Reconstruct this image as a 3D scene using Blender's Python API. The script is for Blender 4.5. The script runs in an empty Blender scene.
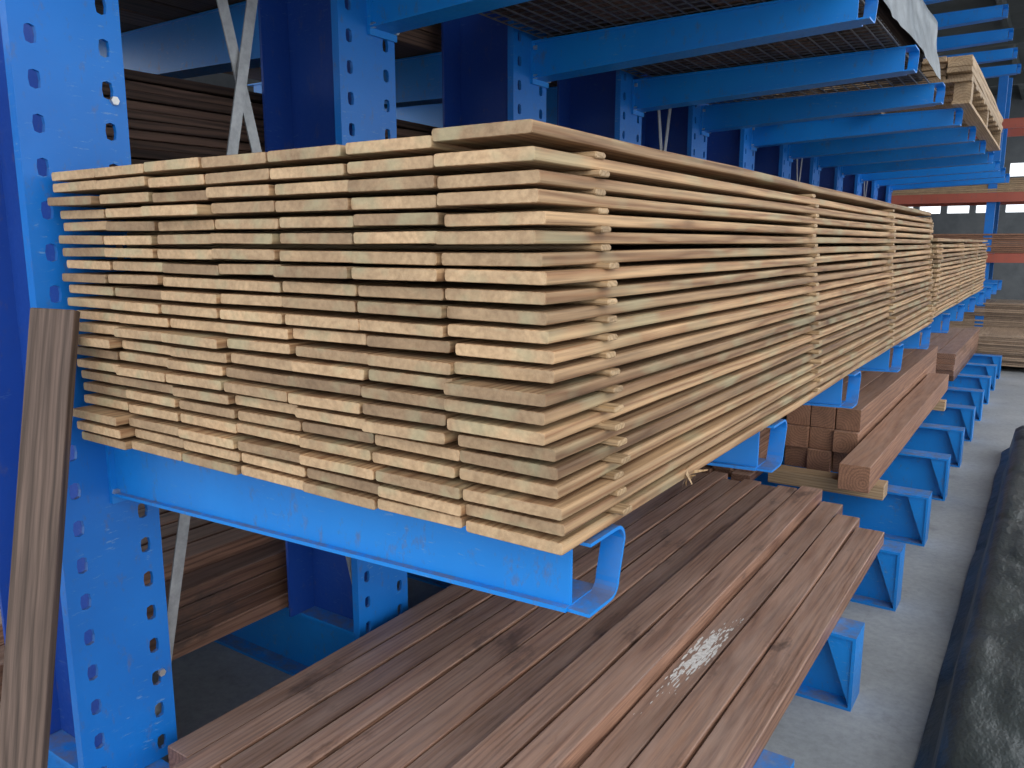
import bpy, math, random
from mathutils import Vector, Matrix, noise
random.seed(7)
R=random.uniform
H=1.76   # eye height above the floor; all z values below are relative to eye level
S=bpy.context.scene
S.view_settings.view_transform='Standard'
S.view_settings.look='None'
S.view_settings.exposure=0.0

# ------------------------------------------------------------------ materials
def newmat(name):
    m=bpy.data.materials.new(name); m.use_nodes=True
    nt=m.node_tree; nt.nodes.clear()
    out=nt.nodes.new('ShaderNodeOutputMaterial'); b=nt.nodes.new('ShaderNodeBsdfPrincipled')
    nt.links.new(b.outputs[0],out.inputs[0]); return m,nt,b
def N(nt,t,**k):
    n=nt.nodes.new(t)
    for a,v in k.items(): setattr(n,a,v)
    return n
def math_n(nt,op,a,b=None,c=None):
    n=nt.nodes.new('ShaderNodeMath'); n.operation=op
    for i,v in enumerate((a,b,c)):
        if v is None: continue
        if isinstance(v,(int,float)): n.inputs[i].default_value=v
        else: nt.links.new(v,n.inputs[i])
    return n.outputs[0]
def ramp(nt,fac,pts):
    n=nt.nodes.new('ShaderNodeValToRGB'); e=n.color_ramp.elements
    while len(e)<len(pts): e.new(0.5)
    for i,(p,c) in enumerate(pts):
        e[i].position=p; e[i].color=(c[0],c[1],c[2],1)
    nt.links.new(fac,n.inputs[0]); return n.outputs[0]
def mix(nt,fac,a,b,mode='MIX'):
    n=nt.nodes.new('ShaderNodeMix'); n.data_type='RGBA'; n.blend_type=mode
    for s,v in ((0,fac),(6,a),(7,b)):
        if isinstance(v,(int,float)): n.inputs[s].default_value=v
        elif isinstance(v,tuple): n.inputs[s].default_value=(v[0],v[1],v[2],1)
        else: nt.links.new(v,n.inputs[s])
    return n.outputs[2]
def vmul(nt,v,s):
    n=nt.nodes.new('ShaderNodeVectorMath'); n.operation='MULTIPLY'; nt.links.new(v,n.inputs[0]); n.inputs[1].default_value=s
    return n.outputs[0]
def noise_n(nt,v,scale,detail=3,rough=.55):
    n=nt.nodes.new('ShaderNodeTexNoise'); n.inputs['Scale'].default_value=scale; n.inputs['Detail'].default_value=detail
    n.inputs['Roughness'].default_value=rough
    nt.links.new(v,n.inputs['Vector']); return n.outputs['Fac']

def wood(name,light,dark,freq=95,var=.3,rough=.6,grain=.35,tint=None,tintamt=.0,dust=None,dustamt=.45,endc=None,endamt=.6,stain=0,knots=0):
    m,nt,b=newmat(name)
    at=N(nt,'ShaderNodeAttribute',attribute_name='loc'); v=at.outputs['Vector']
    rn=N(nt,'ShaderNodeAttribute',attribute_name='rnd').outputs['Fac']
    sp=N(nt,'ShaderNodeSeparateXYZ'); nt.links.new(v,sp.inputs[0])
    geo=N(nt,'ShaderNodeNewGeometry'); sn=N(nt,'ShaderNodeSeparateXYZ'); nt.links.new(geo.outputs['Normal'],sn.inputs[0])
    d=math_n(nt,'SQRT',math_n(nt,'ADD',math_n(nt,'MULTIPLY',sp.outputs[0],sp.outputs[0]),math_n(nt,'MULTIPLY',sp.outputs[2],sp.outputs[2])))
    n1=noise_n(nt,vmul(nt,v,(6,1.0,6)),1.0,3)
    d=math_n(nt,'ADD',math_n(nt,'MULTIPLY',d,freq),math_n(nt,'MULTIPLY',n1,3.0))
    fr=math_n(nt,'FRACT',d)
    mid=tuple(.6*l+.4*k for l,k in zip(light,dark))
    col=ramp(nt,fr,[(0,mid),(.15,light),(.5,light),(.85,dark),(1,mid)])
    g=noise_n(nt,vmul(nt,v,(160,4,160)),1.0,3)
    gg=ramp(nt,g,[(.3,(1-grain,)*3),(.65,(1,)*3)])
    col=mix(nt,1,col,gg,'MULTIPLY')
    if knots:
        kn=N(nt,'ShaderNodeTexVoronoi'); kn.inputs['Scale'].default_value=1.0
        nt.links.new(vmul(nt,v,(7,2.6,7)),kn.inputs['Vector'])
        col=mix(nt,math_n(nt,'MULTIPLY',ramp(nt,kn.outputs['Distance'],[(.05,(1,)*3),(.13,(0,)*3)]),knots),col,tuple(.45*c for c in dark))
    if endc:
        ey=math_n(nt,'POWER',math_n(nt,'ABSOLUTE',sn.outputs[1]),4.0)
        col=mix(nt,math_n(nt,'MULTIPLY',ey,endamt),col,endc)
        sw=noise_n(nt,vmul(nt,v,(70,10,70)),1.0,4,.7)
        col=mix(nt,math_n(nt,'MULTIPLY',ey,.6),col,mix(nt,1,col,ramp(nt,sw,[(.35,(.66,.61,.56)),(.6,(1.05,)*3)]),'MULTIPLY'))
    bl=noise_n(nt,vmul(nt,v,(9,1.2,9)),1.0,4,.65)
    col=mix(nt,.65,col,ramp(nt,bl,[(.3,(.58,.53,.50)),(.7,(1.14,1.1,1.06))]),'MULTIPLY')
    vv=ramp(nt,rn,[(0,(1-var,1-var*1.05,1-var*1.07)),(.5,(1,)*3),(1,(1+var*.45,1+var*.43,1+var*.42))])
    col=mix(nt,1,col,vv,'MULTIPLY')
    if tint:
        t=noise_n(nt,vmul(nt,v,(14,5,14)),1.0,2)
        t2=math_n(nt,'MULTIPLY',ramp(nt,t,[(.52,(0,)*3),(.68,(1,)*3)]),tintamt)
        col=mix(nt,t2,col,tint)
    if dust:
        up=math_n(nt,'MAXIMUM',sn.outputs[2],0)
        t=noise_n(nt,vmul(nt,v,(20,2,20)),1.0,4,.7)
        col=mix(nt,math_n(nt,'MULTIPLY',math_n(nt,'MULTIPLY',up,ramp(nt,t,[(.3,(.1,)*3),(.75,(1,)*3)])),dustamt),col,dust)
    if stain:
        t=noise_n(nt,vmul(nt,geo.outputs['Position'],(5,2.2,5)),1.0,5,.7)
        col=mix(nt,math_n(nt,'MULTIPLY',ramp(nt,t,[(.58,(0,)*3),(.68,(1,)*3)]),stain),col,(.05,.035,.03))
    nt.links.new(col,b.inputs['Base Color']); b.inputs['Roughness'].default_value=rough
    bp=N(nt,'ShaderNodeBump'); bp.inputs['Strength'].default_value=.25; bp.inputs['Distance'].default_value=.003
    nt.links.new(g,bp.inputs['Height']); nt.links.new(bp.outputs[0],b.inputs['Normal'])
    return m

def paint(name,c1,c2,rough=.42,dirt=(.12,.10,.09),dirtamt=.5,scr=.5):
    m,nt,b=newmat(name)
    tc=N(nt,'ShaderNodeNewGeometry'); v=tc.outputs['Position']
    a=noise_n(nt,v,2.2,4); col=ramp(nt,a,[(.3,c1),(.7,c2)])
    s=noise_n(nt,vmul(nt,v,(1,1,.5)),26,5,.75)
    col=mix(nt,math_n(nt,'MULTIPLY',ramp(nt,s,[(.57,(0,)*3),(.70,(1,)*3)]),dirtamt),col,dirt)
    s4=noise_n(nt,vmul(nt,v,(3,3,14)),7,4,.7)
    s5=noise_n(nt,v,3.3,2,.5)
    sc_=math_n(nt,'MULTIPLY',ramp(nt,s4,[(.60,(0,)*3),(.68,(1,)*3)]),ramp(nt,s5,[(.45,(0,)*3),(.6,(1,)*3)]))
    col=mix(nt,math_n(nt,'MULTIPLY',sc_,scr),col,(.20,.33,.47))
    sn=N(nt,'ShaderNodeSeparateXYZ'); nt.links.new(tc.outputs['Normal'],sn.inputs[0])
    s3=noise_n(nt,v,14,5,.7)
    col=mix(nt,math_n(nt,'MULTIPLY',math_n(nt,'MULTIPLY',math_n(nt,'MAXIMUM',sn.outputs[2],0),ramp(nt,s3,[(.36,(0,)*3),(.62,(1,)*3)])),.7),col,(.16,.13,.115))
    s2=noise_n(nt,v,60,3,.6)
    nt.links.new(col,b.inputs['Base Color'])
    nt.links.new(math_n(nt,'MULTIPLY_ADD',s2,.3,rough-.15),b.inputs['Roughness'])
    bp=N(nt,'ShaderNodeBump'); bp.inputs['Strength'].default_value=.08; bp.inputs['Distance'].default_value=.002
    nt.links.new(s2,bp.inputs['Height']); nt.links.new(bp.outputs[0],b.inputs['Normal'])
    return m
def plain(name,c1,c2,scale=5,rough=.7,metal=0,bump=.1):
    m,nt,b=newmat(name)
    tc=N(nt,'ShaderNodeNewGeometry'); v=tc.outputs['Position']
    a=noise_n(nt,v,scale,6,.65); nt.links.new(ramp(nt,a,[(.3,c1),(.7,c2)]),b.inputs['Base Color'])
    b.inputs['Roughness'].default_value=rough; b.inputs['Metallic'].default_value=metal
    bp=N(nt,'ShaderNodeBump'); bp.inputs['Strength'].default_value=bump; bp.inputs['Distance'].default_value=.01
    nt.links.new(a,bp.inputs['Height']); nt.links.new(bp.outputs[0],b.inputs['Normal'])
    return m

DECK=wood('treated_pine',(.52,.335,.18),(.29,.150,.068),freq=75,var=.42,rough=.68,grain=.42,tint=(.34,.35,.215),tintamt=.40,endc=(.53,.375,.225),endamt=.80,knots=.8)
BATT=wood('sticker_pine',(.50,.35,.20),(.36,.23,.11),freq=120,var=.25)
RED=wood('red_hardwood',(.33,.185,.125),(.18,.088,.056),freq=60,var=.48,rough=.46,grain=.45,dust=(.46,.34,.285),dustamt=.55,stain=.7)
RED2=wood('red_hardwood_fresh',(.36,.19,.115),(.24,.115,.07),freq=60,var=.25,rough=.6,dust=(.46,.32,.25),dustamt=.5)
DARKW=wood('weathered_timber',(.15,.09,.065),(.06,.037,.028),freq=60,var=.55,rough=.8)
GREYW=wood('weathered_plank_wood',(.16,.11,.088),(.085,.057,.044),freq=50,var=.1,rough=.8,grain=.5)
PALE=wood('pale_timber',(.50,.36,.22),(.36,.24,.13),freq=60,var=.3)
PLY=wood('plywood_sheets',(.42,.31,.22),(.26,.18,.12),freq=60,var=.5)
BARM=paint('arm_blue_paint',(.003,.175,.58),(.005,.225,.68),rough=.38,dirtamt=.45,scr=.45)
BCOL=paint('column_blue_paint',(.004,.130,.48),(.006,.175,.60),rough=.42,dirtamt=.4)
BSHADE=paint('shaded_web_blue_paint',(.006,.045,.27),(.008,.06,.33),rough=.5,dirtamt=.3,scr=.2)  # column blue with shade put into its colour, for web and back flange
ORNG=paint('orange_beam_paint',(.36,.08,.05),(.44,.11,.07),scr=0)
GALV=plain('galvanised_steel',(.24,.25,.26),(.38,.39,.40),30,.45,.5)
WIRE=plain('mesh_wire_steel',(.10,.10,.11),(.18,.18,.19),30,.5,.7)
BOLT=plain('bolt_zinc',(.5,.5,.5),(.65,.65,.65),30,.35,.8)
def tarp_mat():
    m,nt,b=newmat('dark_plastic_sheet')
    v=N(nt,'ShaderNodeNewGeometry').outputs['Position']
    a=noise_n(nt,v,3,5,.6)
    nt.links.new(ramp(nt,a,[(.3,(.022,.030,.031)),(.7,(.050,.058,.057))]),b.inputs['Base Color'])
    b.inputs['Roughness'].default_value=.42
    c=noise_n(nt,vmul(nt,v,(2.4,1.1,2.4)),4,4,.6)
    bp=N(nt,'ShaderNodeBump'); bp.inputs['Strength'].default_value=.6; bp.inputs['Distance'].default_value=.03
    nt.links.new(c,bp.inputs['Height']); nt.links.new(bp.outputs[0],b.inputs['Normal']); return m
TARP=tarp_mat()
FOIL=plain('grey_plastic_wrap',(.07,.085,.10),(.22,.25,.28),9,.35,0,.5)
WHITEP=plain('white_paint_mark',(.45,.43,.41),(.74,.72,.70),60,.8)
def concrete():
    m,nt,b=newmat('concrete_floor')
    v=N(nt,'ShaderNodeNewGeometry').outputs['Position']
    a=noise_n(nt,v,1.3,6,.65); c=noise_n(nt,v,30,5,.7)
    col=ramp(nt,a,[(.3,(.22,.235,.25)),(.55,(.30,.315,.33)),(.75,(.37,.38,.39))])
    col=mix(nt,.6,col,ramp(nt,c,[(.3,(.7,)*3),(.6,(1.08,)*3)]),'MULTIPLY')
    st_=noise_n(nt,v,4.5,5,.7)
    col=mix(nt,math_n(nt,'MULTIPLY',ramp(nt,st_,[(.58,(0,)*3),(.72,(1,)*3)]),.5),col,(.14,.14,.145))
    nt.links.new(col,b.inputs['Base Color']); b.inputs['Roughness'].default_value=.5
    bp=N(nt,'ShaderNodeBump'); bp.inputs['Strength'].default_value=.2; bp.inputs['Distance'].default_value=.005
    nt.links.new(c,bp.inputs['Height']); nt.links.new(bp.outputs[0],b.inputs['Normal']); return m
CONC=concrete()
WALL=plain('grey_cladding',(.09,.10,.11),(.14,.15,.16),3,.8)
ROOF=plain('roof_sheeting',(.05,.06,.06),(.08,.09,.09),3,.8)

# ------------------------------------------------------------------ builder
class B:
    def __init__(s): s.v=[];s.f=[];s.m=[];s.loc=[];s.rnd=[];s.mats=[]
    def mi(s,mat):
        if mat not in s.mats: s.mats.append(mat)
        return s.mats.index(mat)
    def add(s,verts,faces,mat,locs=None,rnd=None):
        o=len(s.v); k=s.mi(mat); r=random.random() if rnd is None else rnd
        s.v+= [tuple(p) for p in verts]
        off=(R(-.1,.1),R(0,20),R(.02,.12))
        s.loc+= [tuple(p) for p in (locs or [(p[0]+off[0],p[1]+off[1],p[2]+off[2]) for p in verts])]
        s.rnd+=[r]*len(verts)
        for f in faces: s.f.append(tuple(i+o for i in f)); s.m.append(k)
    def box(s,x0,x1,y0,y1,z0,z1,mat,M=None,rnd=None):
        vs=[Vector((x,y,z)) for z in (z0,z1) for y in (y0,y1) for x in (x0,x1)]
        cx,cz=(x0+x1)/2,(z0+z1)/2; ox,oy,oz=R(-.08,.08),R(0,20),R(.03,.12)
        locs=[(p.x-cx+ox,p.y+oy,p.z-cz+oz) for p in vs]
        if M: vs=[M@p for p in vs]
        s.add(vs,[(0,2,3,1),(4,5,7,6),(0,1,5,4),(2,6,7,3),(0,4,6,2),(1,3,7,5)],mat,locs,rnd)
    def prism(s,pts,axis,a0,a1,mat):
        def P(p,a): return {'x':(a,p[0],p[1]),'y':(p[0],a,p[1]),'z':(p[0],p[1],a)}[axis]
        n=len(pts); vs=[P(p,a0) for p in pts]+[P(p,a1) for p in pts]
        fs=[tuple(range(n))[::-1],tuple(range(n,2*n))]+[(i,(i+1)%n,n+(i+1)%n,n+i) for i in range(n)]
        s.add(vs,fs,mat)
    def board(s,xc,w,y0,y1,zc,t,r,mat,segs=6,wob=.0,axis='y',rc=3,rnd=None,yaw=0.,cham=.0025,roll=0.):
        prof=[]
        for cx,cz,a0 in ((w/2-r,t/2-r,0),(-w/2+r,t/2-r,90),(-w/2+r,-t/2+r,180),(w/2-r,-t/2+r,270)):
            for k in range(rc):
                a=math.radians(a0+90*k/(rc-1) if rc>1 else a0+45); prof.append((cx+r*math.cos(a),cz+r*math.sin(a)))
        n=len(prof); L=y1-y0
        st=[(y0,1-cham/(t/2)*1.0)]+[(y0+cham,1)]+[(y0+L*k/segs,1) for k in range(1,segs)]+[(y1-cham,1),(y1,1-cham/(t/2))]
        ox,oy,oz=R(-.07,.07),R(0,30),random.choice((-1,1))*R(.02,.09)
        ph=R(0,50); vs=[];lo=[]
        for (y,sc) in st:
            dx=wob*noise.noise((ph,y*1.1,0))+yaw*(y-y0); dz=wob*.35*noise.noise((ph,y*1.1,9))
            for (px,pz) in prof:
                qx=px-(1-sc)*(t/2)*(1 if px>0 else -1); qz=pz*sc
                zz=qz+roll*qx
                p=(xc+qx+dx,y,zc+zz+dz)
                if axis=='x': p=(y,xc+qx+dx,zc+zz+dz)
                vs.append(p); lo.append((qx+ox,y+oy,qz+oz))
        m=len(st); fs=[]
        for j in range(m-1):
            for i in range(n):
                a=j*n+i;b_=j*n+(i+1)%n
                fs.append((a,b_,b_+n,a+n))
        fs.append(tuple(range(n))); fs.append(tuple(range((m-1)*n,m*n))[::-1])
        s.add(vs,fs,mat,lo,rnd)
    def cyl(s,c,r,h,axis,mat,n=12):
        vs=[]
        for k in (0,1):
            for i in range(n):
                a=2*math.pi*i/n; u,v=r*math.cos(a),r*math.sin(a)
                vs.append({'x':(c[0]+k*h,c[1]+u,c[2]+v),'y':(c[0]+u,c[1]+k*h,c[2]+v),'z':(c[0]+u,c[1]+v,c[2]+k*h)}[axis])
        s.add(vs,[tuple(range(n)),tuple(range(n,2*n))]+[(i,(i+1)%n,n+(i+1)%n,n+i) for i in range(n)],mat)
    def make(s,name,parent=None,smooth=False):
        me=bpy.data.meshes.new(name)
        me.from_pydata([(x,y,z+H) for x,y,z in s.v],[],s.f)
        for m in s.mats: me.materials.append(m)
        me.polygons.foreach_set('material_index',s.m)
        a=me.attributes.new('loc','FLOAT_VECTOR','POINT'); a.data.foreach_set('vector',[c for p in s.loc for c in p])
        a=me.attributes.new('rnd','FLOAT','POINT'); a.data.foreach_set('value',s.rnd)
        me.update()
        import bmesh
        bm=bmesh.new(); bm.from_mesh(me); bmesh.ops.recalc_face_normals(bm,faces=bm.faces); bm.to_mesh(me); bm.free()
        if smooth:
            me.polygons.foreach_set('use_smooth',[True]*len(me.polygons))
        o=bpy.data.objects.new(name,me); S.collection.objects.link(o)
        if parent: o.parent=parent
        return o
def empty(name):
    e=bpy.data.objects.new(name,None); S.collection.objects.link(e); return e

# ------------------------------------------------------------------ cantilever rack
FX=-2.0; BX=-2.38; Y0=1.08; DY=1.015; NC=12; AO=.06
FLOOR=-H
def perforated(b,yc,zA,zB,mat):
    n=int(round((zB-zA)/.1)); t=.012
    for side in (-1,1):
        for k in range(n):
            z=zA+(k+.5)*(zB-zA)/n; cy=yc+side*.065; w=.065; h=(zB-zA)/n/2
            hy=side*.022; a=.0145; c=.022
            outer=[(w,0),(w,h),(0,h),(-w,h),(-w,0),(-w,-h),(0,-h),(w,-h)]
            inner=[]
            for i in range(8):
                an=math.radians(45*i); ca,sa=math.cos(an),math.sin(an)
                inner.append((hy+a*(abs(ca)**.6)*(1 if ca>0 else -1)*(abs(ca)>1e-6),c*(abs(sa)**.6)*(1 if sa>0 else -1)*(abs(sa)>1e-6)))
            vs=[(FX,cy+p[0],z+p[1]) for p in outer]+[(FX,cy+p[0],z+p[1]) for p in inner]
            vs+=[(FX-t,p[1],p[2]) for p in vs[:16]]
            fs=[]
            for i in range(8):
                j=(i+1)%8
                fs.append((i,j,8+j,8+i)); fs.append((16+i,24+i,24+j,16+j)); fs.append((8+i,8+j,24+j,24+i))
            b.add(vs,fs,mat,rnd=.5)
    for side in (-1,1):
        y=yc+side*.13
        b.box(FX-.030,FX,min(y,y+side*.004),max(y,y+side*.004),zA,zB,mat,rnd=.5)
def arm(b,x0,x1,yc,zt,d0,d1,mat):
    """tapered channel arm, root x0 -> tip x1, top at zt, web facing -Y"""
    y0=yc-.045;y1=yc+.055;t=.008
    sgn=1 if x1>x0 else -1
    b.add([(x0,y0,zt),(x1,y0,zt),(x1,y0,zt-d1),(x0,y0,zt-d0),(x0,y0+t,zt),(x1,y0+t,zt),(x1,y0+t,zt-d1),(x0,y0+t,zt-d0)],
          [(0,1,2,3),(7,6,5,4),(0,4,5,1),(3,2,6,7),(0,3,7,4),(1,5,6,2)],mat)
    b.add([(x0,y0-.008,zt),(x1,y0-.008,zt),(x1,y1,zt),(x0,y1,zt),(x0,y0-.008,zt-t),(x1,y0-.008,zt-t),(x1,y1,zt-t),(x0,y1,zt-t)],
          [(0,1,2,3),(7,6,5,4),(0,4,5,1),(3,2,6,7),(0,3,7,4),(1,5,6,2)],mat)
    p=[(x0,y0-.014,zt-d0),(x1,y0-.014,zt-d1),(x1,y1,zt-d1),(x0,y1,zt-d0)]
    b.add(p+[(q[0],q[1],q[2]-t) for q in p],[(0,1,2,3),(7,6,5,4),(0,4,5,1),(3,2,6,7),(0,3,7,4),(1,5,6,2)],mat)
    yn,yf=y0-.008,y1+.02; zb=zt-d1-t; r=.03
    path=[(yn,zt)]
    for a in range(90,-1,-18): path.append((yf-r+r*math.cos(math.radians(a)),zt-r+r*math.sin(math.radians(a))))
    for a in range(0,-91,-18): path.append((yf-.02-r+r*math.cos(math.radians(a)),zb+r+r*math.sin(math.radians(a))))
    path.append((yn,zb))
    tt=.006; n=len(path); inn=[]
    for i,(y,z) in enumerate(path):
        a=path[max(0,i-1)];c=path[min(n-1,i+1)]; dx,dz=c[0]-a[0],c[1]-a[1]; l=math.hypot(dx,dz) or 1
        inn.append((y+dz/l*tt, z-dx/l*tt))
    xa,xb=x1-sgn*.001,x1+sgn*.042
    vs=[(xa,)+p for p in path]+[(xb,)+p for p in path]+[(xa,)+p for p in inn]+[(xb,)+p for p in inn]
    fs=[]
    for i in range(n-1):
        fs+=[(i,i+1,n+i+1,n+i),(2*n+i,3*n+i,3*n+i+1,2*n+i+1),(i,2*n+i,2*n+i+1,i+1),(n+i,n+i+1,3*n+i+1,3*n+i)]
    fs+=[(0,n,3*n,2*n),(n-1,3*n-1,4*n-1,2*n-1)]
    b.add(vs,fs,mat)
    xr0,xr1=sorted((x0,x0+sgn*.012))
    b.box(xr0,xr1,yc-.06,yc+.075,zt-d0-.03,zt-.006,mat)
    xs=x0+sgn*.012
    for yy in (-.050,.064):
        for zz in (-.03,-d0):
            b.cyl((min(xs,xs+sgn*.012),yc+yy,zt+zz),.010,.014,'x',BOLT,6)

rack=empty('cantilever_rack')
LV=(-.478,.87,2.2)
for k in range(NC):
    y=Y0+k*DY
    b=B(); perforated(b,y,-1.46,3.0,BCOL)
    b.box(BX,FX-.012,y-.008,y+.008,-1.46,3.0,BSHADE)
    b.box(BX-.012,BX,y-.13,y+.13,-1.46,3.0,BSHADE)
    for zz in (-1.2,-.2,.35): b.cyl((FX,y+.10,zz),.011,.010,'x',BOLT,6)
    b.make('column_%d'%(k+1),rack)
    b=B()
    zt=-1.462; x0,x1=-3.9,-.5
    b.box(x0,x1,y-.006,y+.006,FLOOR+.012,zt-.012,BARM)
    b.box(x0,x1,y-.08,y+.08,FLOOR,FLOOR+.012,BARM)
    b.box(x0,x1,y-.08,y+.08,zt-.012,zt,BARM)
    b.prism([(x1,FLOOR),(x1+.012,FLOOR),(x1+.012,zt),(x1,zt)],'y',y-.08,y+.08,BARM)
    b.prism([(x1-.10,zt-.012),(x1,zt-.012),(x1,FLOOR+.012)],'y',y-.07,y-.062,BARM)
    b.make('base_beam_%d'%(k+1),rack)
    for j,z in enumerate(LV):
        b=B(); arm(b,FX,-.622 if j==0 else -.66,y+AO,z,.165 if j==0 else .15,.120 if j==0 else .10,BARM); b.make('arm_%d_%d'%(j+1,k+1),rack)
        b=B(); arm(b,BX-.012,-3.8,y,z,.20,.17,BARM); b.make('back_arm_%d_%d'%(j+1,k+1),rack)
def flat(b,p,q,w,t,mat):
    p,q=Vector(p),Vector(q); d=(q-p); L=d.length; d.normalize()
    xax=Vector((1,0,0)); yax=d.cross(xax).normalized()
    M=Matrix((( xax.x,yax.x,d.x,p.x),(xax.y,yax.y,d.y,p.y),(xax.z,yax.z,d.z,p.z),(0,0,0,1)))
    b.box(-t/2,t/2,-w/2,w/2,0,L,mat,M=M)
b=B()
for k in (0,3,6,9):
    ya,yb=Y0+.10+k*DY,Y0+(k+1)*DY-.08
    flat(b,(FX-.03,ya,-1.35),(FX-.03,yb,2.3),.035,.005,GALV)
    flat(b,(FX-.04,yb,-1.35),(FX-.04,ya,2.3),.035,.005,GALV)
b.make('cross_bracing',rack)

# ------------------------------------------------------------------ stickered deck boards
def deck_stack(name,x0,x1,y0,y1,z0,nl,nx,bt,gap,seed,lean=.0):
    random.seed(seed)
    b=B(); w=(x1-x0)/nx
    for l in range(nl):
        zc=z0+l*(bt+gap)+bt/2
        sh=R(-.008,.008)+lean*(.5-l/(nl-1))
        yr=R(-.008,.008)
        for i in range(nx):
            ww=w-R(.001,.007); xc=x0+(i+.5)*w+sh+R(-.003,.003)
            dz=0.
            if l==nl-1: dz=.002*i/nx+(.010 if i==nx-1 else 0)
            b.board(xc,ww,y0+yr+R(-.007,.007)-(.02 if random.random()<.07 else 0),y1+R(-.03,.03),zc+dz+R(-.0010,.0010),bt-R(0,.001),.0045,DECK,segs=10,wob=.010,roll=R(-.010,.010),cham=.0010)
    o=b.make(name,smooth=False)
    return o,[(l,z0+l*(bt+gap)+bt,lean*(.5-(l+.5)/(nl-1))) for l in range(nl-1)]
def stickers(parent_stack,name,x0,x1,zs,ys,gap,seed):
    random.seed(seed); b=B()
    for y in ys:
        for l,z,dx in zs:
            b.board(y+R(-.010,.010),.035,x0+dx+R(-.02,0),x1+dx+R(.004,.020),z+gap/2,gap+.001,.003,BATT,segs=1,axis='x',rc=2,cham=.0015)
    b.make(name,parent_stack)
BT,GP=.0200,.0092
st,zs=deck_stack('stickered_decking_board_stack',-1.948,-.604,1.0,5.3,-.470,22,7,BT,GP,3,.056)
stickers(st,'stickers',-1.945,-.604,zs,(1.18,2.54,3.9,5.22),GP,5)
st2,zs2=deck_stack('stickered_decking_board_stack',-1.945,-.61,5.55,9.6,-.470,17,7,BT,GP,8)
stickers(st2,'stickers',-1.945,-.612,zs2,(5.7,7.0,8.3,9.5),GP,9)

# ------------------------------------------------------------------ plain timber stacks
def timber(name,x0,x1,y0,y1,z0,nx,nz,h,mat,gap=.004,jy=.05,seed=1,wob=.004,r=.003,skip=0):
    random.seed(seed); b=B(); w=(x1-x0)/nx
    for l in range(nz):
        for i in range(nx):
            if l==nz-1 and random.random()<skip: continue
            b.board(x0+(i+.5)*w,w-gap-R(0,gap),y0+R(-jy,jy),y1+R(-jy,jy),z0+(l+.5)*h,h-.002,r,mat,segs=5,wob=wob,rc=2)
    return b.make(name)
random.seed(11); b=B()
ws=[.10,.095,.105,.10,.11,.105,.115,.115,.125,.12,.12,.135]
sc=1.36/sum(ws); ws=[w*sc for w in ws]
x=-1.93
ends=[4.6,4.5,4.55,4.6,4.5,4.55,4.5,4.45,4.5,4.45,4.25,4.12]
tops=[.085,.088,.085,.090,.086,.09,.088,.115,.118,.065,.075,.065]
rn=[.3,.6,.15,.8,.4,.95,.2,.55,.9,.35,.7,.5]
spots=[]
for w,e,t,q in zip(ws,ends,tops,rn):
    b.board(x+w/2,w-R(.007,.014),1.12+R(-.04,.06),e,-1.462+t/2,t,.004,RED,segs=8,wob=.008,rc=3,rnd=q)
    spots.append((x,x+w,-1.462+t)); x+=w
b.make('hardwood_beam_layer')
# dried white paint smear on one beam
random.seed(4); b=B(); xa,xb,zt=spots[9]
for i in range(230):
    y_=random.gauss(0,.14); cx=(xa+xb)/2+random.gauss(0,.017)+y_*.05; cx=min(max(cx,xa+.02),xb-.022); cy=2.48+y_
    n=8; rr=R(.0018,.0062)*max(.4,1-abs(y_)*2.2)
    vs=[(cx+rr*R(.6,1)*math.cos(2*math.pi*k/n),cy+rr*R(.7,1.2)*math.sin(2*math.pi*k/n)*6,zt+.0022+i*.000004) for k in range(n)]
    b.add(vs,[tuple(range(n))],WHITEP)
b.make('white_paint_mark')

timber('hardwood_post_bundle',-1.39,-.93,5.3,9.2,-1.462,3,3,.142,RED2,seed=21,jy=.03)
b=B(); b.board(-.83,.165,4.65,8.5,-1.298,.15,.004,RED2,segs=5,wob=.004); b.make('hardwood_beam')
b=B(); b.board(4.92,.14,-1.36,-.70,-1.417,.085,.003,PALE,segs=2,axis='x'); b.make('pale_bearer_block')
b=B(); b.board(7.9,.12,-.92,-.70,-1.417,.085,.003,PALE,segs=2,axis='x'); b.make('pale_bearer_block')
timber('hardwood_plank_stack',-1.95,-1.44,4.8,9.0,-1.462,4,7,.05,RED,seed=22)
timber('hardwood_plank_stack',-1.9,-.8,9.6,12.7,-1.462,6,5,.06,RED,seed=23)
timber('rear_hardwood_stack',-3.8,-2.46,.6,6.5,-1.462,10,5,.06,RED,seed=31,jy=.25,skip=.3,wob=.02,gap=.01)
timber('rear_hardwood_stack',-3.8,-2.46,7.0,12.5,-1.462,10,6,.06,RED,seed=32,jy=.2,wob=.02)
timber('rear_weathered_board_stack',-3.75,-2.5,.4,5.6,-.476,9,34,.030,DARKW,seed=33,jy=.12,wob=.03,gap=.012)
timber('rear_weathered_board_stack',-3.75,-2.5,6.2,12,-.476,9,30,.030,DARKW,seed=34,jy=.12,wob=.03,gap=.012)
timber('rear_weathered_board_stack',-3.75,-2.5,.3,6,.875,7,12,.04,DARKW,seed=35,jy=.12,wob=.02)
U=.04
timber('upper_weathered_board_stack',-1.93,-.72,1.3,5.1,.848+U,8,7,.045,DARKW,seed=36,jy=.08,wob=.01)
timber('pale_timber_stack',-1.9,-.56,6.0,9.2,.99+U,9,4,.035,PALE,seed=37,jy=.08,wob=.01)
b=B()
for yy in (6.05,7.4,9.0):
    for xx in (-1.85,-1.2,-.66): b.box(xx,xx+.1,yy,yy+.12,.852+U,.968+U,PALE)
for i in range(10): b.box(-1.9,-.56,6.0+i*.33,6.0+i*.33+.12,.968+U,.988+U,PALE)
for xx in (-1.85,-1.2,-.66):b.box(xx,xx+.1,6.0,9.2,.832+U,.852+U,PALE)
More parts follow.
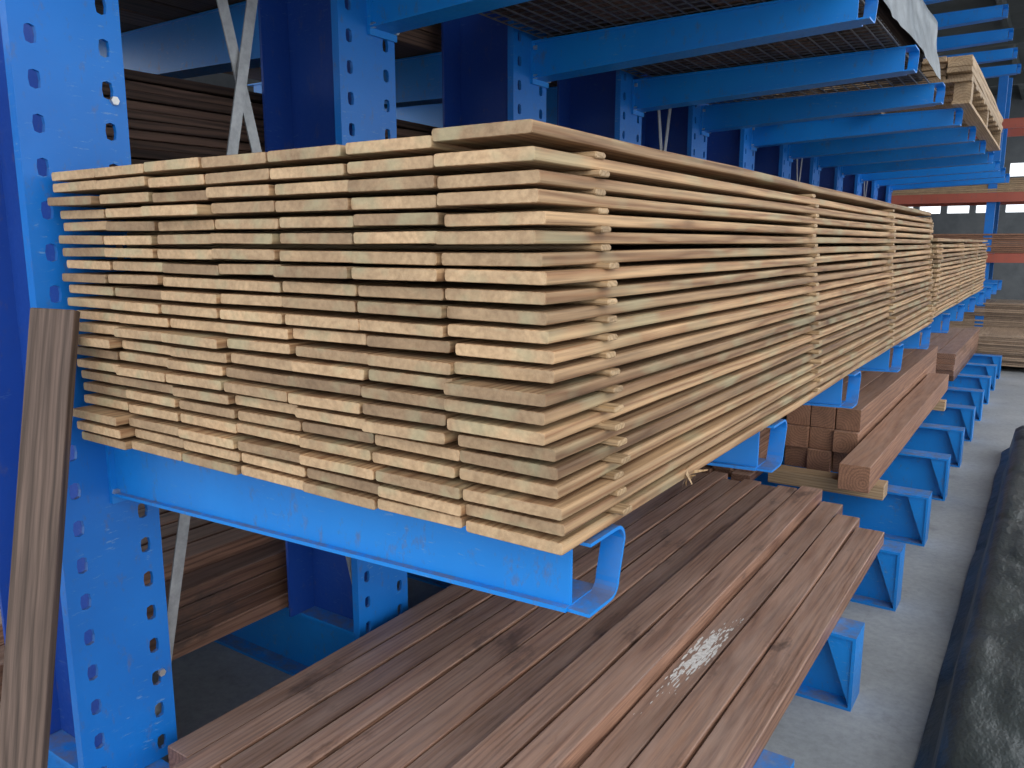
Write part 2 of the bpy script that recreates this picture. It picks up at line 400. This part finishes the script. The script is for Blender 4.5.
b.make('timber_pallet')
b=B()
y=1.2
while y<5.5: b.box(-1.95,-.68,y,y+.005,.837+U,.842+U,WIRE); y+=.06
x=-1.95
while x<-.68: b.box(x,x+.005,1.2,5.5,.832+U,.837+U,WIRE); x+=.06
b.make('wire_mesh_deck')
def drape(name,path,y0,y1,ny,mat,amp,seed,fine=6,fold=2.):
    pts=[]
    for i in range(len(path)-1):
        a,c=path[i],path[i+1]; m=max(1,int(math.hypot(c[0]-a[0],c[1]-a[1])/.035))
        for k in range(m): pts.append((a[0]+(c[0]-a[0])*k/m,a[1]+(c[1]-a[1])*k/m))
    pts.append(path[-1]); n=len(pts); vs=[]
    for j in range(ny+1):
        y=y0+(y1-y0)*j/ny
        for (x,z) in pts:
            q=Vector((x*fine,y*fine*.35,z*fine+seed))
            d=noise.fractal(q,1,2,3)*amp
            e=noise.fractal(q+Vector((7,3,1)),1,2,3)*amp
            r_=abs(noise.noise(Vector((x*2.0+y*.7,y*1.1-x*1.2,seed))))
            vs.append((x+e,y,z+d-max(0,.12-r_)*amp*fold))
    fs=[(j*n+i,j*n+i+1,(j+1)*n+i+1,(j+1)*n+i) for j in range(ny) for i in range(n-1)]
    b=B(); b.add(vs,fs,mat); return b.make(name,smooth=True)
drape('plastic_wrap_sheet',[(-1.3,1.235),(-.73,1.235),(-.68,1.19),(-.66,1.05),(-.645,.95),(-.635,.90)],2.6,5.2,120,FOIL,.018,3)
b=B(); b.box(-.09,.85,2.3,7.7,FLOOR+.10,-1.56,DARKW)
for yy in (2.5,4.2,5.9,7.4): b.box(-.09,.85,yy,yy+.1,FLOOR,FLOOR+.1,DARKW)
b.make('covered_timber_pack')
drape('dark_tarpaulin',[(-.235,-1.74),(-.185,-1.70),(-.155,-1.55),(-.11,-1.515),(.3,-1.50),(.87,-1.515),(.92,-1.56),(.96,-1.74)],2.1,7.85,200,TARP,.014,12,2.8,9)

# leaning plank
rt=Vector((.829,.559,0))
p0=Vector((-1.77,.60,FLOOR+.02))+rt*.005; p1=Vector((-1.925,.915,-.150))+rt*.038
d=(p1-p0); L=d.length; d.normalize()
side=Vector((.80,.58,0)); side=(side-d*side.dot(d)).normalized(); nn=d.cross(side)
M=Matrix(((side.x,nn.x,d.x,p0.x),(side.y,nn.y,d.y,p0.y),(side.z,nn.z,d.z,p0.z),(0,0,0,1)))
b=B(); w,t=.10,.03
b.board(0,w,0,L,0,t,.003,GREYW,segs=6,wob=.0,rnd=.5)
b.v=[tuple(M@Vector((x,z,y))) for x,y,z in b.v]
b.make('leaning_plank')
b=B(); c=Vector((-.585,1.49,-.452)); random.seed(2)
for i in range(9):
    a=c+Vector((R(-.01,.02),R(-.01,.01),R(-.02,.004))); e=a+Vector((R(-.005,.03),R(-.02,.02),R(-.03,.015)))
    u=Vector((0,.004,.003)); b.add([a-u,a+u,e+u*.3,e-u*.3],[(0,1,2,3)],BATT,rnd=.95)
b.make('wood_splinter')

# ------------------------------------------------------------------ hall
b=B(); b.box(-16,8,-5,24,FLOOR-.1,FLOOR,CONC); b.make('floor')
b=B(); b.box(-10,-9.8,4.5,24,FLOOR,3.6,WALL); b.make('wall_left')
b=B()
b.box(-9.8,8,23.8,24,FLOOR,.75,WALL); b.box(-9.8,8,23.8,24,1.95,3.6,WALL)
x=-9.8
while x<8: b.box(x,x+.14,23.8,24,.75,1.95,WALL); x+=.65
for zz in (1.15,1.55): b.box(-9.8,8,23.82,23.9,zz,zz+.07,WALL)
b.make('wall_back')
b=B(); b.box(-10,1.2,-1.2,24,3.6,3.7,ROOF)
x=-9.5
while x<1.2: b.box(x,x+.08,-1.2,24,3.42,3.6,ROOF); x+=1.2
y=0
while y<24: b.box(-10,1.2,y,y+.14,3.2,3.42,ROOF); y+=4
b.make('ceiling')
fr=empty('pallet_rack')
b=B(); YF=14.6
for xx in (-3.6,-1.0,1.8):
    for yy in (YF,YF+1.0): b.box(xx,xx+.12,yy,yy+.1,FLOOR,2.6,BCOL)
    for zz in (-1.2,-.2,.8,1.8): b.box(xx+.04,xx+.08,YF+.1,YF+1.0,zz,zz+.05,BCOL)
b.make('uprights',fr)
b=B()
for zz in (-.30,.62,1.7):
    for yy in (YF-.05,YF+1.1): b.box(-3.48,1.8,yy,yy+.05,zz,zz+.14,ORNG)
b.make('beams',fr)
def sheets(name,x0,x1,y0,y1,z0,n,t,mat,seed,legs=None):
    random.seed(seed); b=B()
    for i in range(n): b.box(x0+R(-.02,.02),x1+R(-.02,.02),y0+R(-.02,.02),y1,z0+i*t,z0+(i+1)*t-.004,mat)
    if legs:
        for xx in legs: b.box(xx,xx+.12,y0+.03,y1-.03,FLOOR,z0,PALE)
    return b.make(name)
sheets('plywood_sheet_pack',-2.6,1.2,12.9,14.2,FLOOR+.08,16,.026,PLY,1,(-2.4,-1.0,.4))
sheets('plywood_sheet_pack',-3.3,1.6,YF,YF+1.05,-1.4,16,.03,PLY,2,(-2.9,-.4,1.2))
sheets('plywood_sheet_pack',-3.3,1.6,YF,YF+1.05,-.155,10,.03,RED2,3)
sheets('plywood_sheet_pack',-3.3,1.6,YF,YF+1.05,.765,7,.03,PALE,4)

# ------------------------------------------------------------------ light
w=bpy.data.worlds.new('overcast_sky'); S.world=w; w.use_nodes=True
bg=w.node_tree.nodes['Background']; bg.inputs[0].default_value=(.90,.95,1,1); bg.inputs[1].default_value=1.7
sd=bpy.data.lights.new('soft_sun','SUN'); sd.energy=1.35; sd.angle=math.radians(60); sd.color=(1,.98,.95)
so=bpy.data.objects.new('soft_sun',sd); S.collection.objects.link(so)
so.rotation_euler=Vector((-.66,.45,-.60)).to_track_quat('-Z','Y').to_euler()

# ------------------------------------------------------------------ camera
cam=bpy.data.cameras.new('camera'); cam.sensor_width=36; cam.lens=800/1024*36; cam.clip_start=.02
co=bpy.data.objects.new('camera',cam); S.collection.objects.link(co)
yaw=math.radians(34); pt=math.radians(10)
f=Vector((-math.sin(yaw)*math.cos(pt),math.cos(yaw)*math.cos(pt),-math.sin(pt)))
co.location=(0,0,H); co.rotation_euler=f.to_track_quat('-Z','Y').to_euler()
S.camera=co
